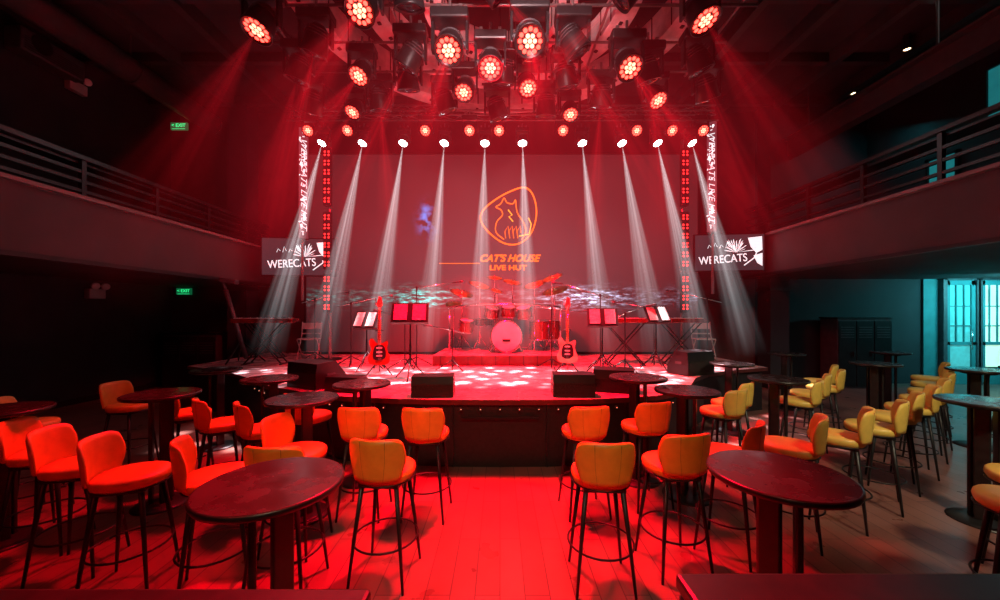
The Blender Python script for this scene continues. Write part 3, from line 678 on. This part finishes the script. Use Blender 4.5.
def mstand(loc,rz,h=1.05,w=.52):
    b=B(); t=.5
    b.box((0,0,h),(w,.012,.34),M_black,(-t,0,0),bev=.004); b.box((0,-.01,h-.16),(w,.06,.012),M_black,(-t,0,0))
    for x in(-w/4,w/4): b.box((x,-.016,h+.01),(w/2-.08,.004,.27),M_paper,(-t,0,0))
    b.cyl((0,.03,h),(0,.03,.3),.012,M_black,seg=8); b.cyl((0,.03,.55),(0,.03,.25),.017,M_black,seg=8)
    for a in(.5,2.6,4.7): b.path([(0,.03,.34),(.14*math.cos(a),.03+.14*math.sin(a),.14),(.28*math.cos(a),.03+.28*math.sin(a),.01)],.010,M_black,6)
    b.obj('music_stand',loc,(0,0,rz))
mstand((-1.38,5.75,.8),.1,1.02,.56); mstand((-2.4,6.7,.8),-.3,.90,.48); mstand((1.72,6.3,.8),-.15,.95,.5); mstand((2.85,6.8,.8),.3,1.0,.5)

def micstand(loc,rz,h=1.3,bl=.75,tilt=.2):
    b=B(); b.cyl((0,0,0),(0,0,h),.010,M_black,seg=8); b.cyl((0,0,h-.03),(0,0,h+.03),.02,M_black,seg=8)
    for a in(.5,2.6,4.7): b.path([(0,0,.18),(.3*math.cos(a),.3*math.sin(a),.01)],.010,M_black,6)
    e=Vector((bl*math.cos(tilt),0,h+bl*math.sin(tilt))); b.path([(-.25,0,h-.25*math.sin(tilt)),e],.008,M_chrome,6)
    b.lathe([(0,0),(.012,0),(.016,.13),(.027,.15),(.03,.18),(.02,.205),(0,.21)],M_grey,e,Vector((.8,-.2,.1)),14)
    b.obj('microphone_stand',loc,(0,0,rz))
for a_ in [((-1.6,7.2,.8),.1,1.5,.7,.15),((1.9,7.1,.8),math.pi,1.35,.75,.3),((-1.75,6.9,.8),2.9,.9,.5,.3),((.95,6.9,.8),.1,1.1,.55,-.1),((3.0,7.3,.8),2.9,1.1,.6,.2),((-2.9,7.3,.8),.3,1.2,.6,.25),((-.85,6.7,.8),2.9,.7,.4,.2),((2.2,6.6,.8),.4,1.0,.5,.3),((4.2,7.6,.8),2.6,1.3,.6,.3),((-3.9,7.9,.8),.6,1.3,.5,.3)]: micstand(*a_)
b=B(); b.path([(.3,0,.1),(-.12,0,1.5)],.045,M_grey,10); b.path([(-.12,0,1.5),(-.22,0,1.75)],.03,M_grey,8); b.box((-.05,0,1.68),(.34,.14,.10),M_grey,(0,.15,0),bev=.02)
for a in(.3,2.4,4.5): b.path([(.2,0,.45),(.25+.4*math.cos(a),.4*math.sin(a),.01)],.015,M_black,6)
b.obj('boom_light_stand',(-5.55,7.75,.8))

def keyboard(loc,rz,w=1.15):
    b=B(); b.box((0,0,.87),(w,.32,.09),M_shell,bev=.015); b.box((0,-.09,.918),(w-.12,.13,.01),M_keyw)
    n=int((w-.12)/.04)
    for i in range(n):
        if i%7 not in(2,6): b.box((-w/2+.08+i*.04,-.06,.928),(.02,.08,.012),M_black)
    b.box((0,.08,.919),(.2,.08,.01),mat('lcd',(.1,.3,.5),.2,emit=(.1,.3,.6),es=.4))
    for k in range(6): b.cyl((.15+k*.05,.08,.915),(.15+k*.05,.08,.935),.012,M_black,seg=8)
    for y in(-.13,.13):
        b.path([(-.35,y,.82),(.35,y,.02)],.014,M_black,6); b.path([(.35,y,.82),(-.35,y,.02)],.014,M_black,6)
    for x in(-.35,.35): b.path([(x,-.2,.02),(x,.2,.02)],.014,M_black,6); b.path([(x,-.16,.82),(x,.16,.82)],.014,M_black,6)
    b.obj('keyboard_on_stand',loc,(0,0,rz))
keyboard((-4.65,7.45,.8),.1); keyboard((-5.3,8.5,.8),.0,1.1); keyboard((2.45,7.4,.8),-.1,.85); keyboard((3.65,7.6,.8),-.1,.9)

def fchair(loc,rz):
    b=B(); m=M_offwhite
    for x in(-.2,.2):
        b.path([(x,-.2,0),(x,.14,.5),(x,.22,.82)],.012,m,6); b.path([(x,.22,0),(x,-.16,.44)],.012,m,6)
    b.box((0,0,.45),(.40,.38,.03),m,bev=.01); b.box((0,.2,.73),(.40,.02,.14),m,(-.2,0,0),bev=.006); b.box((0,.15,.56),(.38,.012,.03),m)
    for z,y in((.12,-.13),(.15,.15)): b.path([(-.2,y,z),(.2,y,z)],.010,m,6)
    b.obj('folding_chair',loc,(0,0,rz))
fchair((-4.22,8.3,.8),.2); fchair((4.5,8.3,.8),-.2)

def wedge(loc,rz,w=.5,d=.42,h=.36):
    b=B(); tf=Matrix.Rotation(math.pi/2,4,'Z')@Matrix.Rotation(math.pi/2,4,'X')
    pr=[(-d/2,0),(d/2,0),(d/2,h*.35),(d*.1,h),(-d/2+.02,h*.95),(-d/2,h*.6)]
    b.prism(pr,-w/2,w/2,M_black,None,tf)
    a=math.atan2(h*.65,d*.4)
    c=Vector((0,d*.3,h*.675)); b.box(c,(w-.05,math.hypot(h*.65,d*.4)-.03,.015),M_grille,(-a,0,0))
    for x in(-w/2-.003,w/2+.003): b.box((x,-.02,h*.5),(.006,.12,.04),M_grey)
    b.box((0,-d/2-.003,h*.35),(w-.04,.006,h*.45),M_grille)
    b.obj('stage_monitor_speaker',loc,(0,0,rz))
wedge((-.82,4.66,.8),.05,.50,.36,.26); wedge((.90,4.68,.8),-.05,.50,.36,.28)
wedge((-2.55,5.25,.8),-.5,.62,.5,.36); wedge((1.5,4.95,.8),-.3,.5,.42,.30); wedge((3.2,6.3,.8),.4,.6,.42,.40); wedge((-2.0,4.95,.8),-.2,.45,.36,.2)

# ---------------------------------------------------------------- lights
RED=(1,.0,.018)
spot('red_aisle_lamp',(0,4.0,4.75),(-.15,2.1,0),4300,RED,48,.3,.12)
spot('red_flood_lamp_left',(-2.4,5.0,4.8),(-2.5,2.7,0),1500,RED,62,.8,.2)
spot('red_flood_lamp_right',(1.9,5.0,4.8),(1.2,2.5,0),1300,RED,36,.8,.2)
spot('red_floor_lamp_right',(3.6,3.2,5.0),(3.1,2.4,0),500,RED,26,.7,.1,gobo=9)
spot('red_stage_lamp',(0,5.6,5.0),(0,6.7,.8),5600,RED,96,.5,.2)
spot('red_wall_lamp',(-3.,6,4.9),(-6,9.5,3),380,RED,80,.9,.2)
spot('red_wall_lamp',(3.,6,4.9),(6,9.5,3),380,RED,80,.9,.2)
spot('red_rig_lamp',(0,5.0,4.6),(0,5.6,7),280,RED,120,1,.4)
spot('rig_fill_lamp',(0,2.2,4.9),(0,5.2,6.3),560,(1,.62,.62),80,.8,.3)  # added fill aimed up to brighten the ring trusses, not a rig fixture
area('red_front_fill',(-2.6,-.8,4.6),(-2.6,2.8,.7),34,(1,.03,.03),2.0,.6)  # added red fill above camera left, reddens the left stool backs
spot('center_house_fill',(0,-1.0,4.4),(-.1,2.9,.7),300,(1,.80,.50),42,.9,.3)  # unseen lamp, narrowed to the centre so the left stools stay red
spot('house_light_right',(3.6,-.4,4.9),(4.4,4.3,.6),900,(1,.86,.58),50,.8,.3)
area('under_balcony_light',(8.2,6,2.6),(8.0,6,0),14,(.75,.95,1),1.5,3)
area('balcony_light',(7.9,5.8,6.4),(6.5,5.5,3.4),10,(.9,.85,.8),1.,4)
area('teal_light',(12.0,8.2,2.6),(12.0,9.7,1.4),105,(.15,.92,1),1.5,.5)
area('teal_light_upper',(8.8,8.3,6.2),(8.4,9,4),6,(.1,.9,1),1.,.5)
area('left_dim_light',(-6.2,3.5,6.6),(-6.6,5,3.4),6,(1,.75,.7),2,4)

w=bpy.data.worlds.new('world'); S.world=w; w.use_nodes=True
w.node_tree.nodes['Background'].inputs[0].default_value=(.6,.35,.35,1); w.node_tree.nodes['Background'].inputs[1].default_value=.01

cd=bpy.data.cameras.new('camera'); cam=bpy.data.objects.new('camera',cd); C.objects.link(cam)
cam.location=(0,0,1.8); cam.rotation_euler=(math.pi/2,0,0); cd.sensor_width=36; cd.lens=13.5; cd.shift_y=.014; cd.clip_start=.05
S.camera=cam
